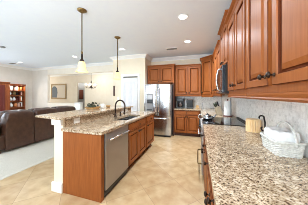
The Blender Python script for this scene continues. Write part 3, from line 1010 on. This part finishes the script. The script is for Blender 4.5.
tag(link('wall_plaque', BM().box(-3.09, -3.03, YP - .025, YP - .001, 1.34, 1.73, .005), 'wood_dark'), 'narrow dark wooden plaque on the cream wall left of the white pantry door', 'plaque')
t = thing('light_switch', 'white switch plate on the cream wall below the dark plaque', 'switch', (-2.88, YP - .005, 1.22))
link('plate', BM().panel((-2.92, YP - .0005, 1.2), X, -Y, .075, .115, [(0, 0), (0, .004), (.004, .006)]), 'white', t)
link('toggle', BM().box(-2.888, -2.877, YP - .014, YP - .007, 1.245, 1.27), 'cloth', t)

# ---------------------------------------------------------------- things on the bar
BZ = 1.0755
t = thing('plant_tray', 'long tan wooden tray on the bar top holding a low dark plant', 'tray', (-2.2, 2.56, BZ))
tr = BM().rings([[(-2.2 + (a * i), 2.56 + (b * j), z) for a, b in ((-1, -1), (1, -1), (1, 1), (-1, 1))] for i, j, z in ((.07, .10, BZ), (.1, .15, BZ + .045), (.092, .142, BZ + .045), (.065, .095, BZ + .01))], True, True)
link('body', tr, 'tan', t)
lf = BM()
for k in range(46):
    px, py = -2.2 + random.uniform(-.07, .07), 2.56 + random.uniform(-.11, .11)
    hz = BZ + .03 + random.random() * .08
    q = Vector((random.uniform(-1, 1), random.uniform(-1, 1), .4)).normalized() * .055
    s_ = Vector((-q.y, q.x, 0)).normalized() * .016
    p = Vector((px, py, hz))
    lf.rings([[p - s_ * .3, p + s_ * .3 , p + s_ * .3 + Z * .003, p - s_ * .3 + Z * .003], [p + q * .5 - s_, p + q * .5 + s_, p + q * .5 + s_ + Z * .003, p + q * .5 - s_ + Z * .003], [p + q - s_ * .2 , p + q + s_ * .2, p + q + s_ * .2 + Z * .003, p + q - s_ * .2 + Z * .003]])
lf.lathe([(.05, BZ + .012), (.08, BZ + .05), (.07, BZ + .085), (.02, BZ + .1)], (-2.2, 2.53, 0), seg=12)
link('foliage', lf, 'green', t)
t = thing('mug', 'white mug standing on the bar top right of the plant tray', 'mug', (-2.12, 2.77, BZ))
link('body', BM().lathe([(.036, BZ), (.042, BZ + .01), (.044, BZ + .1), (.04, BZ + .1), (.038, BZ + .012)], (-2.12, 2.77, 0)), 'cloth', t, True)
link('handle', BM().tube([(-2.08, 2.77, BZ + .08), (-2.05, 2.77, BZ + .075), (-2.042, 2.77, BZ + .05), (-2.055, 2.77, BZ + .025), (-2.08, 2.77, BZ + .02)], .006, 8), 'cloth', t, True)
tag(link('bowl', BM().lathe([(.03, BZ), (.05, BZ + .02), (.06, BZ + .05), (.055, BZ + .05), (.045, BZ + .022), (.02, BZ + .01)], (-2.12, 2.99, 0)), 'tan', None, True), 'small tan bowl on the far end of the bar top', 'bowl')
tag(link('bottle', BM().lathe([(.02, BZ), (.022, BZ + .05), (.01, BZ + .07), (.01, BZ + .09), (.003, BZ + .092)], (-2.27, 2.80, 0)), 'black', None, True), 'tiny dark bottle between the plant tray and the mug', 'bottle')

# ---------------------------------------------------------------- things on the back counter
CZ = .9145
t = thing('coffee_maker', 'black drip coffee maker with a pale carafe, nearer the refrigerator', 'coffee maker', (-.63, 5.12, CZ), 'coffee makers on the back counter')
x0 = -.73
link('base', BM().box(x0, x0 + .25, 4.98, 5.26, CZ, CZ + .045, .01, 2), 'black', t)
link('tower', BM().box(x0, x0 + .25, 5.17, 5.26, CZ + .046, CZ + .345, .01, 2), 'black', t)
link('brew_head', BM().box(x0, x0 + .25, 4.98, 5.169, CZ + .235, CZ + .345, .015, 2), 'black', t)
cf = link('carafe', BM().lathe([(.06, CZ + .047), (.078, CZ + .07), (.08, CZ + .13), (.055, CZ + .19), (.05, CZ + .225)], (x0 + .125, 5.07, 0)), 'steel', t, True)
link('handle', BM().tube([(x0 + .125, 4.995, CZ + .1), (x0 + .125, 4.955, CZ + .11), (x0 + .125, 4.95, CZ + .16), (x0 + .125, 5.01, CZ + .19)], .008, 8), 'black', cf, True)
t = thing('coffee_maker', 'black pod coffee maker standing to the right of the drip one', 'coffee maker', (-.27, 5.12, CZ), 'coffee makers on the back counter')
x0 = -.38
link('base', BM().box(x0, x0 + .22, 4.98, 5.28, CZ, CZ + .04, .012, 2), 'black', t)
link('tower', BM().box(x0, x0 + .22, 5.12, 5.28, CZ + .041, CZ + .31, .015, 2), 'black', t)
link('brew_head', BM().box(x0, x0 + .22, 4.99, 5.119, CZ + .18, CZ + .315, .02, 3), 'black', t)
link('water_tank', BM().box(x0 - .06, x0 - .002, 5.05, 5.26, CZ, CZ + .28, .01, 2), 'grey', t)
link('handle', BM().tube([(x0 + .03, 5.0, CZ + .318), (x0 + .03, 4.96, CZ + .30), (x0 + .19, 4.96, CZ + .30), (x0 + .19, 5.0, CZ + .318)], .008, 8), 'chrome', t, True)
t = thing('napkin_holder', 'small brown wooden holder right of the pod coffee maker', 'holder', (-.02, 5.1, CZ))
link('base', BM().box(-.09, .05, 5.05, 5.15, CZ, CZ + .02, .004), 'tan', t)
for yy in (5.055, 5.132):
    link('side', BM().lathe([(.05, 0), (.05, .012)], (-.02, yy, CZ + .065), Y, 20), 'tan', t)
link('napkins', BM().box(-.055, .015, 5.07, 5.13, CZ + .021, CZ + .09), 'orange', t)

# corner counter: knife block, candlestick, kettle, paper towel
t = thing('knife_block', 'slanted pale knife block with dark green handled knives in the far corner', 'knife block', (.36, 3.62, CZ))
sl = BM().prism([(0, 0), (.16, 0), (.10, .25), (-.05, .20)], lambda a, b: (.41 + a * .8, 3.52, CZ + b * .85), lambda a, b: (.41 + a * .8, 3.64, CZ + b * .85))
link('block', sl, 'pale_wood', t)
for k in range(3):
    for j in range(2):
        p = Vector((.40 + .034 * k - .012, 3.55 + .055 * j, CZ + .186 + .013 * k))
        link('knife_handle', BM().tube([p, p + Vector((-.02, 0, .045)), p + Vector((-.035, 0, .085 + .008 * k))], [.013, .016, .014], 8), 'green' if k < 2 else 'black', t, True)
t = thing('paper_towel_holder', 'upright white paper towel roll on a dark red wooden base by the right wall', 'paper towel holder', (.56, 3.40, CZ))
px, py = .62, 3.42
link('base', BM().lathe([(.092, CZ), (.092, CZ + .018), (.085, CZ + .024)], (px, py, 0), seg=28), 'redwood', t, 'auto')
link('roll', BM().lathe([(.02, CZ + .026), (.074, CZ + .026), (.074, CZ + .335), (.02, CZ + .335)], (px, py, 0), seg=28), 'paper', t, 'auto')
link('rod', BM().lathe([(.008, CZ + .025), (.008, CZ + .355), (.016, CZ + .365), (.004, CZ + .38)], (px, py, 0), seg=10), 'redwood', t, True)
link('arm', BM().tube([(px + .045, py - .078, CZ + .02), (px + .045, py - .078, CZ + .40)], .010, 8), 'grey', t, True)
t = thing('kettle', 'squat steel kettle with a round loop handle on the cooktop edge', 'kettle', (.17, 2.95, .923))
kx, ky, kz = .17, 2.80, .923
link('body', BM().lathe([(.075, kz), (.088, kz + .012), (.09, kz + .045), (.068, kz + .08), (.035, kz + .092)], (kx, ky, 0), seg=24), 'steel', t, True)
link('lid', BM().lathe([(.034, kz + .0925), (.03, kz + .1), (.01, kz + .104), (.012, kz + .116), (.004, kz + .12)], (kx, ky, 0), seg=16), 'black', t, True)
link('handle', BM().tube([(kx - .09 + .045 * math.cos(a) - .025, ky - .03, kz + .055 + .045 * math.sin(a)) for a in [2 * math.pi * k / 16 for k in range(16)]], .008, 8, True), 'chrome', t, True)
link('spout', BM().tube([(kx + .085, ky, kz + .05), (kx + .13, ky, kz + .075), (kx + .15, ky, kz + .1)], [.02, .014, .01], 10), 'steel', t, True)
tag(link('candlestick', BM().lathe([(.04, CZ), (.03, CZ + .01), (.008, CZ + .02), (.008, CZ + .13), (.02, CZ + .14), (.02, CZ + .155), (.011, CZ + .157), (.011, CZ + .23)], (.14, 4.95, 0), seg=14), 'grey', None, True), 'slim grey candlestick on the corner counter', 'candlestick')

# right counter: bamboo canister, iron stand, white basket
t = thing('canister', 'round slatted bamboo canister standing behind the white basket', 'canister', (.61, 2.12, CZ))
cx_, cy_ = .675, 2.10
cn = BM()
ang = 18
rings_ = []
for z, rs in ((CZ, .078), (CZ + .004, .083), (CZ + .14, .083), (CZ + .144, .079)):
    ring = []
    for k in range(ang * 3):
        r_ = rs - (.009 if k % 3 == 2 else 0)
        a = 2 * math.pi * k / (ang * 3)
        ring.append((cx_ + r_ * math.cos(a), cy_ + r_ * math.sin(a), z))
    rings_.append(ring)
cn.rings(rings_)
link('body', cn, 'bamboo', t)
link('lid', BM().lathe([(.08, CZ + .1445), (.083, CZ + .15), (.076, CZ + .157), (.02, CZ + .159)], (cx_, cy_, 0), seg=30), 'bamboo', t, 'auto')
t = thing('iron_stand', 'small black wrought iron scroll stand between the canister and the white basket', 'stand', (.705, 1.88, CZ))
ix, iy = .705, 1.88
link('base', BM().lathe([(.036, CZ), (.036, CZ + .008), (.012, CZ + .014)], (ix, iy, 0), seg=18), 'iron', t)
sc = [(ix, iy, CZ + .012), (ix + .012, iy, CZ + .08), (ix + .012, iy, CZ + .16), (ix + .004, iy, CZ + .20)]
for k in range(9):
    a = .4 + k / 8 * 3.4
    sc.append((ix - .02 + .024 * math.cos(a), iy, CZ + .212 + .02 * math.sin(a)))
link('scroll', BM().tube(sc, .0085, 8), 'iron', t, True)
link('hook', BM().tube([(ix + .01, iy, CZ + .06), (ix - .02, iy - .01, CZ + .07), (ix - .03, iy - .01, CZ + .095), (ix - .015, iy - .01, CZ + .11)], .008, 8), 'iron', t, True)

t = thing('basket', 'white wicker basket lined with white cloth on the right granite counter', 'basket', (.65, 1.43, CZ))
gx0, gx1, gy0, gy1 = .555, .752, 1.285, 1.575
def rrect(x0, x1, y0, y1, r, n=5):
    out = []
    for (qx, qy, a0) in ((x1 - r, y0 + r, -90), (x1 - r, y1 - r, 0), (x0 + r, y1 - r, 90), (x0 + r, y0 + r, 180)):
        for k in range(n):
            a = math.radians(a0 + 90 * k / (n - 1))
            out.append((qx + r * math.cos(a), qy + r * math.sin(a)))
    return out


def dense(pol, step):
    out = []
    for i in range(len(pol)):
        a, b = Vector(pol[i]), Vector(pol[(i + 1) % len(pol)])
        n = max(1, int(round((b - a).length / step)))
        for k in range(n):
            q = a + (b - a) * k / n
            out.append((q.x, q.y))
    return out


base = dense(rrect(gx0 + .015, gx1 - .015, gy0 + .015, gy1 - .015, .03), .006)
ctr = Vector(((gx0 + gx1) / 2, (gy0 + gy1) / 2))
def off(pol, d):
    res = []
    n = len(pol)
    for i in range(n):
        t_ = Vector(pol[(i + 1) % n]) - Vector(pol[i - 1])
        nn = Vector((t_.y, -t_.x)).normalized()
        res.append((pol[i][0] + nn.x * d, pol[i][1] + nn.y * d))
    return res


rows = 12
rings_ = []
hB = .105
for r_ in range(rows + 1):
    f = r_ / rows
    o_ = off(base, .015 * f)
    ring = []
    for i, (a, b) in enumerate(o_):
        wv = .0035 * math.sin(i * 1.05 + (r_ % 2) * math.pi)
        ring.append((a, b, wv))
    o2 = off([(a, b) for a, b in o_], 0)
    nr = []
    n = len(o_)
    for i in range(n):
        t_ = Vector(o_[(i + 1) % n]) - Vector(o_[i - 1])
        nn = Vector((t_.y, -t_.x)).normalized()
        wv = ring[i][2]
        nr.append((o_[i][0] + nn.x * wv, o_[i][1] + nn.y * wv, CZ + hB * f))
    rings_.append(nr)
inner_ = [[(a, b, z) for a, b in off(base, dd)] for z, dd in ((CZ + hB, .003), (CZ + .012, -.012))]
link('body', BM().rings(rings_ + inner_), 'wicker', t)
rim = off(base, .016)
rz = []
for a, b in rim:
    sag = .012 * math.cos((b - gy0) / (gy1 - gy0) * 2 * math.pi)
    rz.append((a, b, CZ + hB + .004))
link('rim', BM().tube(rz[::2], .009, 8, True), 'wicker', t, True)
lin_ = dense(rrect(gx0 + .02, gx1 - .018, gy0 + .03, gy1 - .02, .04), .02)
rings_ = []
for k, (d_, z) in enumerate(((.0, CZ + .05), (.002, CZ + .105), (.004, CZ + .14), (.002, CZ + .165), (-.008, CZ + .178), (-.03, CZ + .176), (-.06, CZ + .168))):
    o_ = off(lin_, d_)
    rings_.append([(a, b, z + (.006 * math.sin(i * .9 + k) if 1 < k else 0)) for i, (a, b) in enumerate(o_)])
link('cloth_liner', BM().rings(rings_), 'cloth', t, True)
hp = []
for k in range(17):
    a = math.pi * k / 16
    hp.append((.684, 1.43 - .148 * math.cos(a), CZ + .085 + .16 * math.sin(a)))
link('handle', BM().tube(hp, .0095, 8), 'wicker', t, True)
